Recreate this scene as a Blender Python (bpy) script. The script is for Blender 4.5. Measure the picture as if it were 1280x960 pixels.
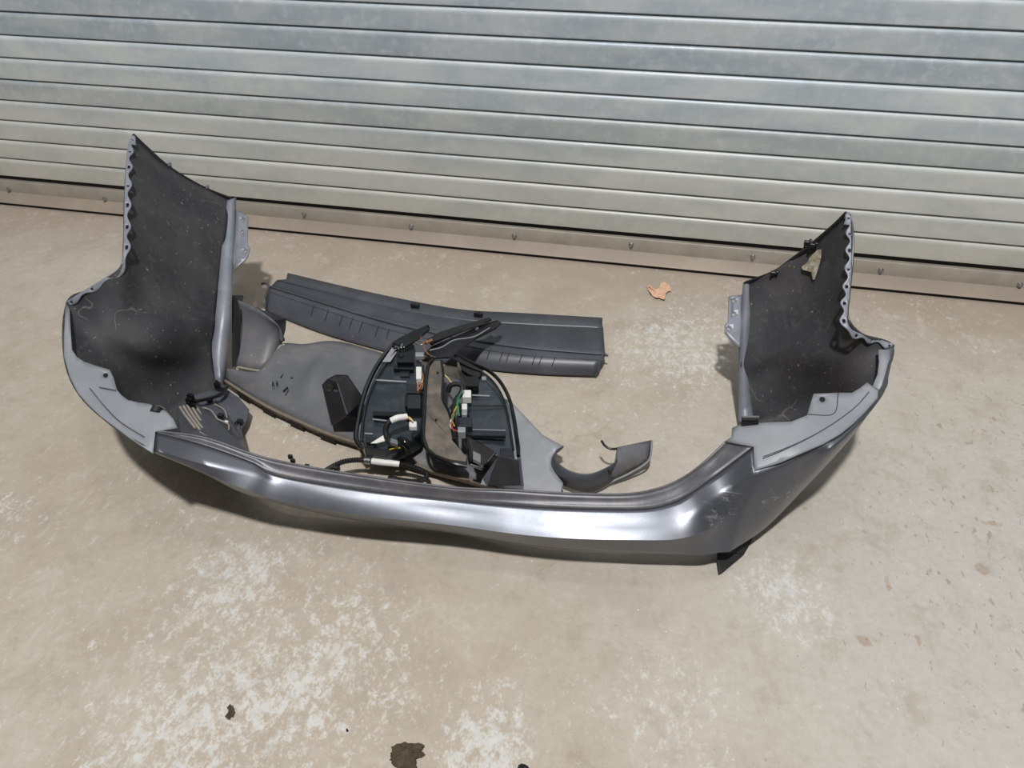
import bpy, bmesh, math, random
import numpy as np
from mathutils import Vector, Matrix
from mathutils.geometry import tessellate_polygon, delaunay_2d_cdt
random.seed(7)
D = bpy.data; C = bpy.context.scene; COL = C.collection
for o in list(D.objects): D.objects.remove(o)

# ------------------------------------------------------------------ camera
FPX = 961.0
yaw, pitch, roll = math.radians(-12.349), math.radians(37.904), math.radians(0.395)
fwd = Vector((math.sin(yaw)*math.cos(pitch), math.cos(yaw)*math.cos(pitch), -math.sin(pitch)))
r0 = Vector((math.cos(yaw), -math.sin(yaw), 0)); d0 = fwd.cross(r0)
right = math.cos(roll)*r0 + math.sin(roll)*d0
down = -math.sin(roll)*r0 + math.cos(roll)*d0
EYE = Vector((0, 0, 1.23))
cd = D.cameras.new('camera'); cam = D.objects.new('camera', cd); COL.objects.link(cam)
cd.sensor_width = 36; cd.sensor_fit = 'HORIZONTAL'; cd.lens = 36*FPX/1280; cd.clip_start = .02
m = Matrix.Identity(4)
for i in range(3):
    m[i][0] = right[i]; m[i][1] = -down[i]; m[i][2] = -fwd[i]; m[i][3] = EYE[i]
cam.matrix_world = m; C.camera = cam

def W(u, v, z):
    """world point at height z that the photograph shows at pixel (u, v)"""
    w = (u-640)/FPX*right + (v-480)/FPX*down + fwd
    return EYE + w*((z-EYE.z)/w.z)
def WY(u, v, y):
    w = (u-640)/FPX*right + (v-480)/FPX*down + fwd
    return EYE + w*((y-EYE.y)/w.y)

# ------------------------------------------------------------------ world, lights, exposure
wd = D.worlds.new('world'); C.world = wd; wd.use_nodes = True
bg = wd.node_tree.nodes['Background']; bg.inputs[0].default_value = (1, .965, .92, 1); bg.inputs[1].default_value = .175
def area(name, loc, target, sx, sy, power, col=(1, 1, 1)):
    l = D.lights.new(name, 'AREA'); l.shape = 'RECTANGLE'; l.size = sx; l.size_y = sy; l.energy = power; l.color = col
    o = D.objects.new(name, l); COL.objects.link(o); o.location = loc
    o.rotation_euler = (Vector(target)-Vector(loc)).to_track_quat('-Z', 'Y').to_euler(); return o
area('ceiling_lamp', (.05, -1.2, 6.0), (-.2, 1.15, 0), .3, .3, 375, (1, .99, .98))
area('ceiling_lamp', (-.3, 1.3, 5.2), (-.3, 1.3, 0), .5, .5, 18, (1, .99, .98))
C.view_settings.view_transform = 'Standard'; C.view_settings.look = 'None'
C.view_settings.exposure = 0.0; C.view_settings.gamma = 1; C.view_settings.use_curve_mapping = False

# ------------------------------------------------------------------ materials
def s2l(c):
    return tuple(((x/255)/12.92 if x/255 <= .04045 else ((x/255+.055)/1.055)**2.4) for x in c)
class NT:
    def __init__(s, name):
        s.m = D.materials.new(name); s.m.use_nodes = True; s.t = s.m.node_tree; s.b = s.t.nodes['Principled BSDF']
        s.co = s.t.nodes.new('ShaderNodeTexCoord').outputs['Object']
    def n(s, k): return s.t.nodes.new(k)
    def put(s, sock, v):
        if hasattr(v, 'links') or isinstance(v, bpy.types.NodeSocket): s.t.links.new(v, sock)
        else:
            if hasattr(sock.default_value, '__len__') and not hasattr(v, '__len__'): v = (v,)*len(sock.default_value)
            if hasattr(v, '__len__') and len(v) == 3 and len(sock.default_value) == 4: v = (*v, 1)
            sock.default_value = v
    def noise(s, scale, detail=4, rough=.55, dist=0, sc=(1, 1, 1), rot=0, off=(0, 0, 0)):
        mp = s.n('ShaderNodeMapping'); s.put(mp.inputs[0], s.co); mp.inputs['Scale'].default_value = sc
        mp.inputs['Rotation'].default_value = (0, 0, rot); mp.inputs['Location'].default_value = off
        k = s.n('ShaderNodeTexNoise'); s.put(k.inputs['Vector'], mp.outputs[0])
        k.inputs['Scale'].default_value = scale; k.inputs['Detail'].default_value = detail
        k.inputs['Roughness'].default_value = rough; k.inputs['Distortion'].default_value = dist
        return k.outputs[0]
    def voro(s, scale, feature='F1', sc=(1, 1, 1)):
        mp = s.n('ShaderNodeMapping'); s.put(mp.inputs[0], s.co); mp.inputs['Scale'].default_value = sc
        k = s.n('ShaderNodeTexVoronoi'); s.put(k.inputs['Vector'], mp.outputs[0]); k.feature = feature
        k.inputs['Scale'].default_value = scale; return k.outputs[0]
    def mr(s, v, a, b, c=0, d=1, smooth=True):
        k = s.n('ShaderNodeMapRange'); k.interpolation_type = 'SMOOTHSTEP' if smooth else 'LINEAR'
        s.put(k.inputs[0], v); k.inputs[1].default_value = a; k.inputs[2].default_value = b
        k.inputs[3].default_value = c; k.inputs[4].default_value = d; return k.outputs[0]
    def math(s, op, a, b=0, c=0):
        k = s.n('ShaderNodeMath'); k.operation = op; s.put(k.inputs[0], a); s.put(k.inputs[1], b); s.put(k.inputs[2], c); return k.outputs[0]
    def mix(s, f, a, b):
        k = s.n('ShaderNodeMix'); k.data_type = 'RGBA'; s.put(k.inputs[0], f); s.put(k.inputs[6], a); s.put(k.inputs[7], b); return k.outputs[2]
    def blob(s, c, r, soft=.5, sc=(1, 1, 1)):
        """1 inside an ellipsoid of object space, falling to 0 at its edge"""
        k = s.n('ShaderNodeVectorMath'); k.operation = 'SUBTRACT'; s.put(k.inputs[0], s.co); k.inputs[1].default_value = c
        q = s.n('ShaderNodeVectorMath'); q.operation = 'MULTIPLY'; s.put(q.inputs[0], k.outputs[0]); q.inputs[1].default_value = sc
        l = s.n('ShaderNodeVectorMath'); l.operation = 'LENGTH'; s.put(l.inputs[0], q.outputs[0])
        return s.mr(l.outputs['Value'], r*(1-soft), r, 1, 0)
    def bump(s, h, strength=.2, dist=.002):
        k = s.n('ShaderNodeBump'); k.inputs['Strength'].default_value = strength; k.inputs['Distance'].default_value = dist
        s.put(k.inputs['Height'], h); s.put(s.b.inputs['Normal'], k.outputs[0])
    def out(s, col, rough=.5, metal=0, **kw):
        s.put(s.b.inputs['Base Color'], col); s.put(s.b.inputs['Roughness'], rough); s.put(s.b.inputs['Metallic'], metal)
        for a, v in kw.items(): s.put(s.b.inputs[a.replace('_', ' ')], v)
        return s.m

def mat_floor():
    s = NT('concrete')
    big = s.noise(1.1, 3, .5, off=(3, 1, 0)); mid = s.noise(5, 5, .6, .3); fine = s.noise(60, 5, .65)
    col = s.mix(s.mr(big, .35, .65), s2l((176, 165, 150)), s2l((184, 176, 164)))
    col = s.mix(s.mr(mid, .42, .72, 0, .7), col, s2l((166, 155, 140)))
    # cooler grey slab on the right hand side
    rightm = s.blob((.95, 1.0, 0), 1.25, .75)
    col = s.mix(s.math('MULTIPLY', rightm, .8), col, s2l((190, 187, 181)))
    # dusty brown ground along the shutter
    sep = s.n('ShaderNodeSeparateXYZ'); s.put(sep.inputs[0], s.co)
    wall = s.mr(s.math('ADD', sep.outputs[1], s.math('MULTIPLY', mid, .35)), 1.95, 2.42)
    col = s.mix(s.math('MULTIPLY', wall, .55), col, s2l((150, 136, 124)))
    # worn flaking of the pale surface skin
    reg = s.noise(2.2, 4, .6, .4, off=(1.7, .4, 0))
    extra = None
    for c, r, sc in [((-.62, .62, 0), .42, (1, .8, 1)), ((-.72, .80, 0), .22, (1, 1, 1)), ((.12, .72, 0), .20, (1, .9, 1)),
                     ((.30, 1.02, 0), .17, (1, 1, 1)), ((-.75, 1.30, 0), .25, (1, 1.2, 1)), ((.12, 1.8, 0), .35, (1, 1, 1)),
                     ((-.18, .58, 0), .16, (1.4, .8, 1)), ((-1.35, .85, 0), .22, (1, 1, 1))]:
        q = s.blob(c, r, .9, sc); extra = q if extra is None else s.math('MAXIMUM', extra, q)
    fl = s.noise(48, 9, .8, .15, sc=(1, .7, 1), rot=.6)
    th = s.math('ADD', s.math('ADD', s.math('ADD', s.math('MULTIPLY', s.math('SUBTRACT', s.noise(150, 3, .6), .5), .22), fl), s.math('MULTIPLY', s.math('SUBTRACT', reg, .5), .30)), s.math('MULTIPLY', extra, .135))
    flake = s.mr(th, .59, .625); flake2 = s.mr(th, .64, .68)
    col = s.mix(s.math('MULTIPLY', flake, .55), col, s2l((198, 193, 183)))
    col = s.mix(s.math('MULTIPLY', flake2, .75), col, s2l((206, 207, 205)))
    # brown flecks and pits, mostly on the right
    pit = s.noise(55, 6, .7, .3, sc=(1, .6, 1), rot=-.5, off=(9, 2, 0))
    pm = s.mr(s.math('ADD', pit, s.math('MULTIPLY', s.blob((1.0, 1.25, 0), 1.0, .7), .09)), .68, .71)
    col = s.mix(s.math('MULTIPLY', pm, .55), col, s2l((138, 118, 98)))
    fl_ = s.noise(22, 7, .7, .2)
    for (u, v, r, sc) in [(1148, 803, .030, (3.5, .8, 1)), (1110, 730, .022, (2.5, .9, 1)), (1228, 711, .03, (1, 1.6, 1)), (1085, 803, .03, (1, 1.5, 1)), (1240, 655, .03, (1, 2, 1))]:
        p = W(u, v, 0); q = s.blob(tuple(p), r*1.3, .95, sc)
        q = s.mr(s.math('ADD', q, s.math('MULTIPLY', s.math('SUBTRACT', fl_, .5), 3.2)), .62, .9)
        col = s.mix(s.math('MULTIPLY', q, .6), col, s2l((156, 136, 116)))
    mot = s.noise(13, 7, .72, .3, sc=(1, .8, 1), off=(2, 9, 0))
    col = s.mix(s.mr(mot, .50, .66, 0, .45), col, s2l((160, 150, 136))); col = s.mix(s.mr(mot, .46, .34, 0, .4), col, s2l((196, 190, 180)))
    # hairline cracks and scratches
    cr = s.n('ShaderNodeTexVoronoi'); mp = s.n('ShaderNodeMapping'); s.put(mp.inputs[0], s.co); mp.inputs['Scale'].default_value = (1, .5, 1); mp.inputs['Rotation'].default_value = (0, 0, .35)
    va = s.n('ShaderNodeVectorMath'); va.operation = 'ADD'; s.put(va.inputs[0], mp.outputs[0])
    nn = s.n('ShaderNodeTexNoise'); s.put(nn.inputs['Vector'], s.co); nn.inputs['Scale'].default_value = 4; nn.inputs['Detail'].default_value = 6
    sc = s.n('ShaderNodeVectorMath'); sc.operation = 'SCALE'; s.put(sc.inputs[0], nn.outputs['Color']); sc.inputs[3].default_value = .5
    s.put(va.inputs[1], sc.outputs[0]); s.put(cr.inputs['Vector'], va.outputs[0]); cr.feature = 'DISTANCE_TO_EDGE'; cr.inputs['Scale'].default_value = 1.3
    ck = s.mr(cr.outputs[0], .0015, .005, 1, 0); ck = s.math('MULTIPLY', ck, s.mr(s.noise(3, 3, .6, off=(5, 5, 0)), .52, .62))
    col = s.mix(s.math('MULTIPLY', ck, .2), col, s2l((120, 108, 96)))
    col = s.mix(s.mr(fine, .35, .7, 0, .22), col, s2l((150, 140, 126)))
    stx = s.noise(16, 5, .7, .1, sc=(3.2, .55, 1), rot=-.45, off=(1, 3, 0)); lft = s.blob((-1.25, .75, 0), .95, .8)
    col = s.mix(s.math('MULTIPLY', s.math('MULTIPLY', s.mr(stx, .60, .72), lft), .5), col, s2l((146, 134, 120)))
    col = s.mix(s.math('MULTIPLY', s.math('MULTIPLY', s.mr(stx, .42, .30), lft), .3), col, s2l((204, 200, 190)))
    grit = s.mr(s.noise(150, 2, .5), .70, .74); col = s.mix(s.math('MULTIPLY', grit, .35), col, s2l((110, 98, 86)))
    spk = s.mr(s.noise(110, 2, .5, off=(7, 7, 0)), .745, .765); col = s.mix(s.math('MULTIPLY', spk, .6), col, s2l((232, 232, 226)))
    h = s.math('ADD', s.math('MULTIPLY', flake, .5), s.math('MULTIPLY', fine, .5))
    s.bump(h, .12, .001)
    return s.out(col, s.mr(mid, .3, .7, .55, .75), 0, Specular_IOR_Level=.35)

def mat_slat(i):
    s = NT('galvanised_steel')
    random.seed(100+i); t = random.uniform(-8, 8)
    base = {0: -2, 1: 4, 2: 5, 3: 3, 4: -12, 5: 2, 6: 6, 7: -14, 8: -10, 9: -4}.get(i, t)
    low = max(0, 1-i/7.0)
    a = s2l((174+base+low*8, 186+base+low*2, 195+base-low*10)); b = s2l((196+base+low*4, 203+base, 206+base-low*10))
    n1 = s.noise(3.2, 4, .6, .4, sc=(1, 1, 3), off=(i*3.1, 0, i)); n2 = s.noise(35, 5, .65, .3, off=(i, 0, 0)); sp = s.noise(9, 6, .7, 0, sc=(1, 1, .35), off=(0, i, 5))
    col = s.mix(s.mr(n1, .35, .65), a, b)
    col = s.mix(s.mr(n2, .45, .8, 0, .45), col, s2l((214, 221, 226)))
    col = s.mix(s.mr(sp, .58, .70, 0, .28), col, s2l((150, 162, 172)))
    st = s.noise(14, 4, .7, .2, sc=(1, 1, 14), off=(i*7, 0, 0)); col = s.mix(s.mr(st, .62, .75, 0, .3), col, s2l((132, 128, 124)))
    # dull brown dirt fading away from the ground and at the left end
    sep = s.n('ShaderNodeSeparateXYZ'); s.put(sep.inputs[0], s.co)
    lo = s.mr(s.math('ADD', sep.outputs[2], s.math('MULTIPLY', n1, .12)), .10, .55, .42, 0, False)
    col = s.mix(lo, col, s2l((188, 182, 172)))
    wh = None
    for (u, v, r) in [(348, 14, .022), (325, 8, .02), (365, 25, .015), (709, 163, .012), (692, 181, .012), (676, 240, .018)]:
        p = WY(u, v, 2.24); q = s.blob((p.x, p.y, p.z), r*1.6, .9, (1, .2, 1)); wh = q if wh is None else s.math('MAXIMUM', wh, q)
    w2 = s.mr(s.math('ADD', wh, s.noise(60, 5, .7)), .98, 1.05); col = s.mix(s.math('MULTIPLY', w2, .6), col, s2l((215, 220, 222)))
    s.bump(n2, .12, .001)
    return s.out(col, s.mr(n1, .3, .7, .42, .55), .12)

def mat_plain(name, c, rough=.5, metal=0, dust=0, dcol=(150, 140, 128), scale=30, lo=.5, hi=.75, bump=.1, specks=0, **kw):
    s = NT(name); n1 = s.noise(scale, 6, .65, .3); n2 = s.noise(scale*.22, 4, .6, .2, off=(2, 5, 1))
    c = s2l(c); col = s.mix(s.mr(n2, .35, .7), tuple(x*.85 for x in c), tuple(x*1.12 for x in c))
    if dust: col = s.mix(s.math('MULTIPLY', s.mr(s.math('ADD', s.math('MULTIPLY', n1, .5), s.math('MULTIPLY', n2, .5)), lo, hi), dust), col, s2l(dcol))
    if specks:
        sp = s.mr(s.noise(130, 2, .5, off=(3, 3, 3)), .72, .75); sp = s.math('MULTIPLY', sp, s.mr(n2, .45, .55))
        col = s.mix(s.math('MULTIPLY', sp, specks), col, s2l((190, 190, 185)))
    if bump: s.bump(n1, bump, .001)
    return s.out(col, rough, metal, **kw)

paint = None
def mat_paint(name, base=(98, 101, 108), rough=.33, scr=True, metal=.75):
    s = NT(name); fl = s.noise(700, 2, .5); n = s.noise(14, 5, .65, .3); n2 = s.noise(60, 6, .7, .5)
    c = s2l(base); col = s.mix(fl, tuple(x*.8 for x in c), tuple(x*1.25 for x in c))
    col = s.mix(s.mr(n, .52, .75, 0, .22), col, s2l((120, 112, 100)))
    if scr:
        msk = None
        o = BUMP_LOC
        for (u, v, z, r, sc) in [(912, 622, .15, .055, (1, 1, 1)), (890, 645, .13, .055, (1, 1, 1)), (872, 655, .12, .04, (1, 1, 1)), (990, 603, .15, .055, (1, 1, 1)), (955, 622, .14, .045, (1, 1, 1)), (1052, 550, .21, .03, (1, 1, 1))]:
            p = W(u, v, z)-o; q = s.blob(tuple(p), r, .9, sc); msk = q if msk is None else s.math('MAXIMUM', msk, q)
        st = s.noise(34, 7, .75, .8, sc=(.4, 3.2, 3.2), rot=.7)
        k = s.mr(s.math('ADD', st, s.math('MULTIPLY', msk, .14)), .64, .72); k = s.math('MULTIPLY', k, s.mr(msk, .05, .3))
        col = s.mix(s.math('MULTIPLY', k, .65), col, s2l((176, 178, 186)))
    mt = s.mr(s.noise(14, 5, .65, .3), .52, .75, metal, metal*.7)
    return s.out(col, s.mr(n2, .3, .8, rough+.03, rough+.07), mt, Coat_Weight=.25, Coat_Roughness=.2)

def mat_black_inner():
    s = NT('black_inner_plastic'); n = s.noise(7, 5, .6, .4, sc=(1, 1, .5)); f = s.noise(45, 6, .7, .6)
    col = s.mix(s.mr(n, .38, .68), s2l((50, 50, 53)), s2l((68, 67, 68)))
    col = s.mix(s.mr(f, .5, .78, 0, .4), col, s2l((98, 95, 92)))
    sp = s.mr(s.noise(120, 2, .5, off=(3, 3, 3)), .70, .74); col = s.mix(s.math('MULTIPLY', sp, .45), col, s2l((170, 170, 166)))
    sc = s.n('ShaderNodeTexWave'); sc.wave_type = 'BANDS'; s.put(sc.inputs[0], s.co); sc.inputs['Scale'].default_value = 3; sc.inputs['Distortion'].default_value = 22; sc.inputs['Detail'].default_value = 3; sc.inputs['Detail Scale'].default_value = 1.2
    ln = s.mr(sc.outputs['Fac'], .996, 1.0); ln = s.math('MULTIPLY', ln, s.mr(s.noise(9, 3, .5, off=(4, 1, 9)), .55, .62))
    col = s.mix(s.math('MULTIPLY', ln, .22), col, s2l((150, 148, 145)))
    s.bump(f, .1, .001)
    return s.out(col, s.mr(n, .3, .7, .6, .72), 0, Specular_IOR_Level=.35)

# ------------------------------------------------------------------ object helpers
def tag(o, label=None, cat=None, group=None, kind=None):
    for k, v in (('label', label), ('category', cat), ('group', group), ('kind', kind)):
        if v: o[k] = v
    return o
def empty(name, loc, label, cat, group=None):
    o = D.objects.new(name, None); COL.objects.link(o); o.location = loc; o.empty_display_size = .05
    return tag(o, label, cat, group)
def origin_of(parent):
    v = Vector((0, 0, 0))
    while parent is not None: v += parent.location; parent = parent.parent
    return v
def link(name, bm, mats, parent=None, smooth=True, loc=None, label=None):
    bmesh.ops.recalc_face_normals(bm, faces=bm.faces) if getattr(bm, 'is_valid', True) and not smooth == 'keep' else None
    off = origin_of(parent) if loc is None else Vector(loc)
    for v in bm.verts: v.co -= off
    me = D.meshes.new(name); bm.to_mesh(me); bm.free()
    for mt in (mats if isinstance(mats, (list, tuple)) else [mats]): me.materials.append(mt)
    if smooth:
        for p in me.polygons: p.use_smooth = True
        if hasattr(me, 'set_sharp_from_angle'): me.set_sharp_from_angle(angle=math.radians(40))
    o = D.objects.new(name, me); COL.objects.link(o)
    if parent is not None: o.parent = parent
    elif loc is not None: o.location = loc
    if label: o['label'] = label
    return o
def solid(o, th, offset=-1, mo=0, rim=0):
    k = o.modifiers.new('solid', 'SOLIDIFY'); k.thickness = th; k.offset = offset; k.material_offset = mo; k.material_offset_rim = rim; k.use_even_offset = False
    return o
def bevel(o, w, seg=2, ang=35):
    k = o.modifiers.new('bevel', 'BEVEL'); k.width = w; k.segments = seg; k.limit_method = 'ANGLE'; k.angle_limit = math.radians(ang); return o
def cr(p0, p1, p2, p3, t):
    return .5*((2*p1) + (p2-p0)*t + (2*p0-5*p1+4*p2-p3)*t*t + (3*p1-p0-3*p2+p3)*t*t*t)
def spline(pts, n):
    """Catmull-Rom through pts, n samples evenly by segment"""
    P = [Vector(p) for p in pts]; out = []
    for i in range(n):
        s = i/(n-1)*(len(P)-1); k = min(int(s), len(P)-2); t = s-k
        a = P[k-1] if k > 0 else 2*P[k]-P[k+1]; b = P[k+2] if k+2 < len(P) else 2*P[k+1]-P[k]
        out.append(cr(a, P[k], P[k+1], b, t))
    return out
def arcspline(pts, n, dense=200, lin=False):
    q = [Vector(p) for p in pts] if lin else spline(pts, dense); L = [0]
    for a, b in zip(q, q[1:]): L.append(L[-1]+(b-a).length)
    out = []; j = 0
    for i in range(n):
        t = L[-1]*i/(n-1)
        while j < len(q)-2 and L[j+1] < t: j += 1
        f = (t-L[j])/max(L[j+1]-L[j], 1e-9); out.append(q[j].lerp(q[j+1], min(max(f, 0), 1)))
    return out
def grid_bm(rows, bm=None):
    bm = bm or bmesh.new(); V = [[bm.verts.new(p) for p in r] for r in rows]
    for a, b in zip(V, V[1:]):
        for i in range(len(a)-1): bm.faces.new((a[i], a[i+1], b[i+1], b[i]))
    return bm
def bicubic(G, nr, nc):
    """G: rows of world points; smooth surface through them"""
    R1 = [spline(r, nc) for r in G]
    cols = [spline([R1[i][j] for i in range(len(R1))], nr) for j in range(nc)]
    return [[cols[j][i] for j in range(nc)] for i in range(nr)]
def PG(G): return [[W(*p, f=i/(len(r)-1)) for i, p in enumerate(r)] for r in G]
def plate_bm(outline, holes=(), th=.004, direction=None, bm=None):
    """flat-ish plate from an outline of world points, with real holes"""
    bm = bm or bmesh.new()
    loops = [[Vector(p) for p in outline]]+[[Vector(p) for p in h] for h in holes]
    tri = tessellate_polygon(loops); pts = [p for l in loops for p in l]
    nrm = Vector((0, 0, 0))
    l0 = loops[0]
    for i in range(len(l0)): nrm += l0[i].cross(l0[(i+1) % len(l0)])
    nrm.normalize()
    if nrm.dot(EYE-l0[0]) < 0: nrm = -nrm
    dr = (Vector(direction) if direction is not None else -nrm)*th
    A = [bm.verts.new(p) for p in pts]; B = [bm.verts.new(p+dr) for p in pts]
    for t in tri:
        try: bm.faces.new([A[i] for i in t]); bm.faces.new([B[i] for i in reversed(t)])
        except ValueError: pass
    k = 0
    for l in loops:
        n = len(l)
        for i in range(n):
            a, b = k+i, k+(i+1) % n
            try: bm.faces.new((A[a], A[b], B[b], B[a]))
            except ValueError: pass
        k += n
    return bm
def sheet_bm(pts, holes_px, step=7, order=2, lift=.005):
    """smooth curved sheet inside an outline of (u, v, z), with real round holes"""
    A = np.array(pts, float); u0, v0 = A[:, 0].mean(), A[:, 1].mean()
    def ft(u, v): u = (u-u0)/100; v = (v-v0)/100; return np.stack([np.ones_like(u), u, v, u*u, u*v, v*v][:3 if order == 1 else 6], -1)
    cf = np.linalg.lstsq(ft(A[:, 0], A[:, 1]), A[:, 2], rcond=None)[0]
    vs = [Vector(p[:2]) for p in pts]; es = [(i, (i+1) % len(pts)) for i in range(len(pts))]
    for (u, v, r) in holes_px:
        k = len(vs); n = 16
        vs += [Vector((u+r*math.cos(2*math.pi*i/n), v+r*math.sin(2*math.pi*i/n))) for i in range(n)]
        es += [(k+i, k+(i+1) % n) for i in range(n)]
    poly = [(p[0], p[1]) for p in pts]
    def inside(x, y):
        c = False
        for i in range(len(poly)):
            (a, b), (c_, d) = poly[i], poly[i-1]
            if (b > y) != (d > y) and x < (c_-a)*(y-b)/(d-b)+a: c = not c
        return c
    def dist(x, y):
        best = 1e9
        for i in range(len(poly)):
            a = Vector(poly[i]); b = Vector(poly[i-1]); p = Vector((x, y)); ab = b-a
            t = max(0, min(1, (p-a).dot(ab)/max(ab.dot(ab), 1e-9))); best = min(best, (a+ab*t-p).length)
        return best
    for x in np.arange(A[:, 0].min(), A[:, 0].max(), step):
        for y in np.arange(A[:, 1].min(), A[:, 1].max(), step):
            if inside(x, y) and dist(x, y) > 2 and all((x-u)**2+(y-v)**2 > (r+2)**2 for u, v, r in holes_px): vs.append(Vector((x, y)))
    ov, oe, of, *_ = delaunay_2d_cdt(vs, es, [], 1, 1e-4)
    bm = bmesh.new(); P = [W(p.x, p.y, float(ft(np.array(p.x), np.array(p.y)) @ cf)) for p in ov]
    P = [p+(EYE-p).normalized()*lift for p in P]; V_ = [bm.verts.new(p) for p in P]
    for f in of:
        cx = sum(ov[i].x for i in f)/len(f); cy = sum(ov[i].y for i in f)/len(f)
        if any((cx-u)**2+(cy-v)**2 < (r*.97)**2 for u, v, r in holes_px): continue
        bm.faces.new([V_[i] for i in f])
    bmesh.ops.delete(bm, geom=[v for v in bm.verts if not v.link_faces], context='VERTS')
    bm.normal_update(); fs = list(bm.faces)
    if fs and fs[0].normal.dot(EYE-P[0]) < 0: bmesh.ops.reverse_faces(bm, faces=fs)
    return bm
def ell(u, v, z, ru, rv, n=14, rot=0):
    return [W(u+ru*math.cos(a)*math.cos(rot)-rv*math.sin(a)*math.sin(rot), v+ru*math.cos(a)*math.sin(rot)+rv*math.sin(a)*math.cos(rot), z) for a in [2*math.pi*i/n for i in range(n)]]
def tube_bm(pts, r, sides=10, n=40, bm=None, caps=True, lin=False):
    bm = bm or bmesh.new(); P = arcspline(pts, n, lin=lin); rings = []; up = Vector((0, 0, 1)); prev = None
    for i, p in enumerate(P):
        t = (P[min(i+1, n-1)]-P[max(i-1, 0)]).normalized()
        a = t.cross(up) if prev is None else prev-t*prev.dot(t)
        if a.length < 1e-5: a = t.cross(Vector((1, 0, 0)))
        a.normalize(); prev = a; b = t.cross(a); rr = r(i/(n-1)) if callable(r) else r
        rings.append([bm.verts.new(p+(a*math.cos(q)+b*math.sin(q))*rr) for q in [2*math.pi*k/sides for k in range(sides)]])
    for x, y in zip(rings, rings[1:]):
        for k in range(sides): bm.faces.new((x[k], x[(k+1) % sides], y[(k+1) % sides], y[k]))
    if caps: bm.faces.new(rings[0][::-1]); bm.faces.new(rings[-1])
    return bm
def box_bm(c, size, rot=None, bm=None):
    bm = bm or bmesh.new(); M = Matrix.Translation(Vector(c)) @ ((rot.to_4x4() if rot is not None else Matrix.Identity(4)))
    r = bmesh.ops.create_cube(bm, size=1, matrix=M @ Matrix.Diagonal((*size, 1))); return bm
def prism_bm(top, bottom, bm=None):
    """closed solid between two outlines of equal length"""
    bm = bm or bmesh.new(); A = [bm.verts.new(p) for p in top]; B = [bm.verts.new(p) for p in bottom]; n = len(A)
    for t in tessellate_polygon([[Vector(p) for p in top]]):
        try: bm.faces.new([A[i] for i in t]); bm.faces.new([B[i] for i in reversed(t)])
        except ValueError: pass
    for i in range(n): bm.faces.new((A[i], A[(i+1) % n], B[(i+1) % n], B[i]))
    return bm
def cyl_bm(p, q, r, sides=12, bm=None): return tube_bm([p, q], r, sides, 2, bm, lin=True)

BUMP_LOC = Vector((-.38, 1.2, 0))
M = dict(
    floor=mat_floor(),
    paint=mat_paint('grey_metallic_paint'),
    pad=mat_plain('thin_grey_primer', (144, 148, 154), .5, .05, .35, (140, 132, 120), 22, .48, .72, .06),
    lip=mat_plain('grey_painted_lip', (134, 138, 147), .42, .15, .3, (150, 146, 140), 60, .5, .72, .1),
    inner=mat_black_inner(),
    strip=mat_plain('grained_grey_plastic', (88, 88, 93), .4, .15, .35, (120, 114, 106), 90, .48, .7, .25),
    black=mat_plain('black_plastic', (30, 30, 32), .38, 0, .15, (90, 86, 82), 40),
    gloss=mat_plain('glossy_black_plastic', (14, 15, 17), .16, 0, .1, (70, 68, 66), 40, bump=0),
    trim=mat_plain('charcoal_plastic', (72, 74, 81), .4, 0, .22, (100, 98, 96), 40, .5, .72, .15, specks=.4),
    valance=mat_plain('dusty_grey_plastic', (98, 100, 105), .5, 0, .5, (128, 120, 110), 22, .44, .66, .2, specks=.5),
    silver=mat_plain('silver_grey_plastic', (158, 160, 165), .42, .3, .4, (140, 134, 126), 25, .46, .7, .1, specks=.4),
    edge=mat_plain('dirty_beige_edge', (122, 112, 100), .75, 0, .6, (90, 82, 74), 60, .42, .62, .3),
    housing=mat_plain('blue_black_lamp_housing', (38, 45, 51), .25, 0, .3, (100, 106, 108), 30, .48, .72, .05),
    housing2=mat_plain('lamp_housing_moulding', (28, 33, 38), .3, 0, .2, (90, 96, 98), 30),
    dusty=mat_plain('dust_caked_plastic', (84, 80, 75), .7, 0, .6, (126, 114, 98), 45, .42, .62, .25),
    rubber=mat_plain('rubber', (22, 22, 23), .6, 0, .3, (70, 66, 62), 60),
    white=mat_plain('white_plastic', (215, 215, 210), .45, bump=0),
    steel=mat_plain('zinc_steel', (165, 165, 165), .3, .9),
    copper=mat_plain('copper_orange', (176, 122, 84), .35, .5),
    bar=mat_plain('painted_steel_bar', (166, 160, 150), .5, .2, .5, (128, 118, 106), 12, .42, .66),
    barlow=mat_plain('dusty_steel_lip', (158, 147, 134), .6, .1, .4, (140, 126, 112), 14, .42, .66),
    dark=mat_plain('dark_seal', (24, 20, 18), .8),
    leaf=mat_plain('dry_leaf', (224, 186, 158), .75, 0, .5, (176, 128, 98), 60, .42, .62, .3),
    dirt=mat_plain('dry_mud', (84, 74, 58), .95, 0, .6, (50, 42, 34), 90, .42, .6, .8),
    beige=mat_plain('dusty_beige_rib', (148, 142, 130), .7, 0, .4, (110, 102, 92), 60),
    chip=mat_plain('flaked_foil', (212, 204, 182), .35, .4, .7, (110, 100, 84), 120, .44, .58, .6),
    wy=mat_plain('yellow_wire', (196, 176, 60), .5, bump=0), wg=mat_plain('green_wire', (40, 130, 84), .5, bump=0),
    wr=mat_plain('red_wire', (176, 40, 40), .5, bump=0), wo=mat_plain('brown_wire', (140, 90, 50), .5, bump=0))

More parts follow.
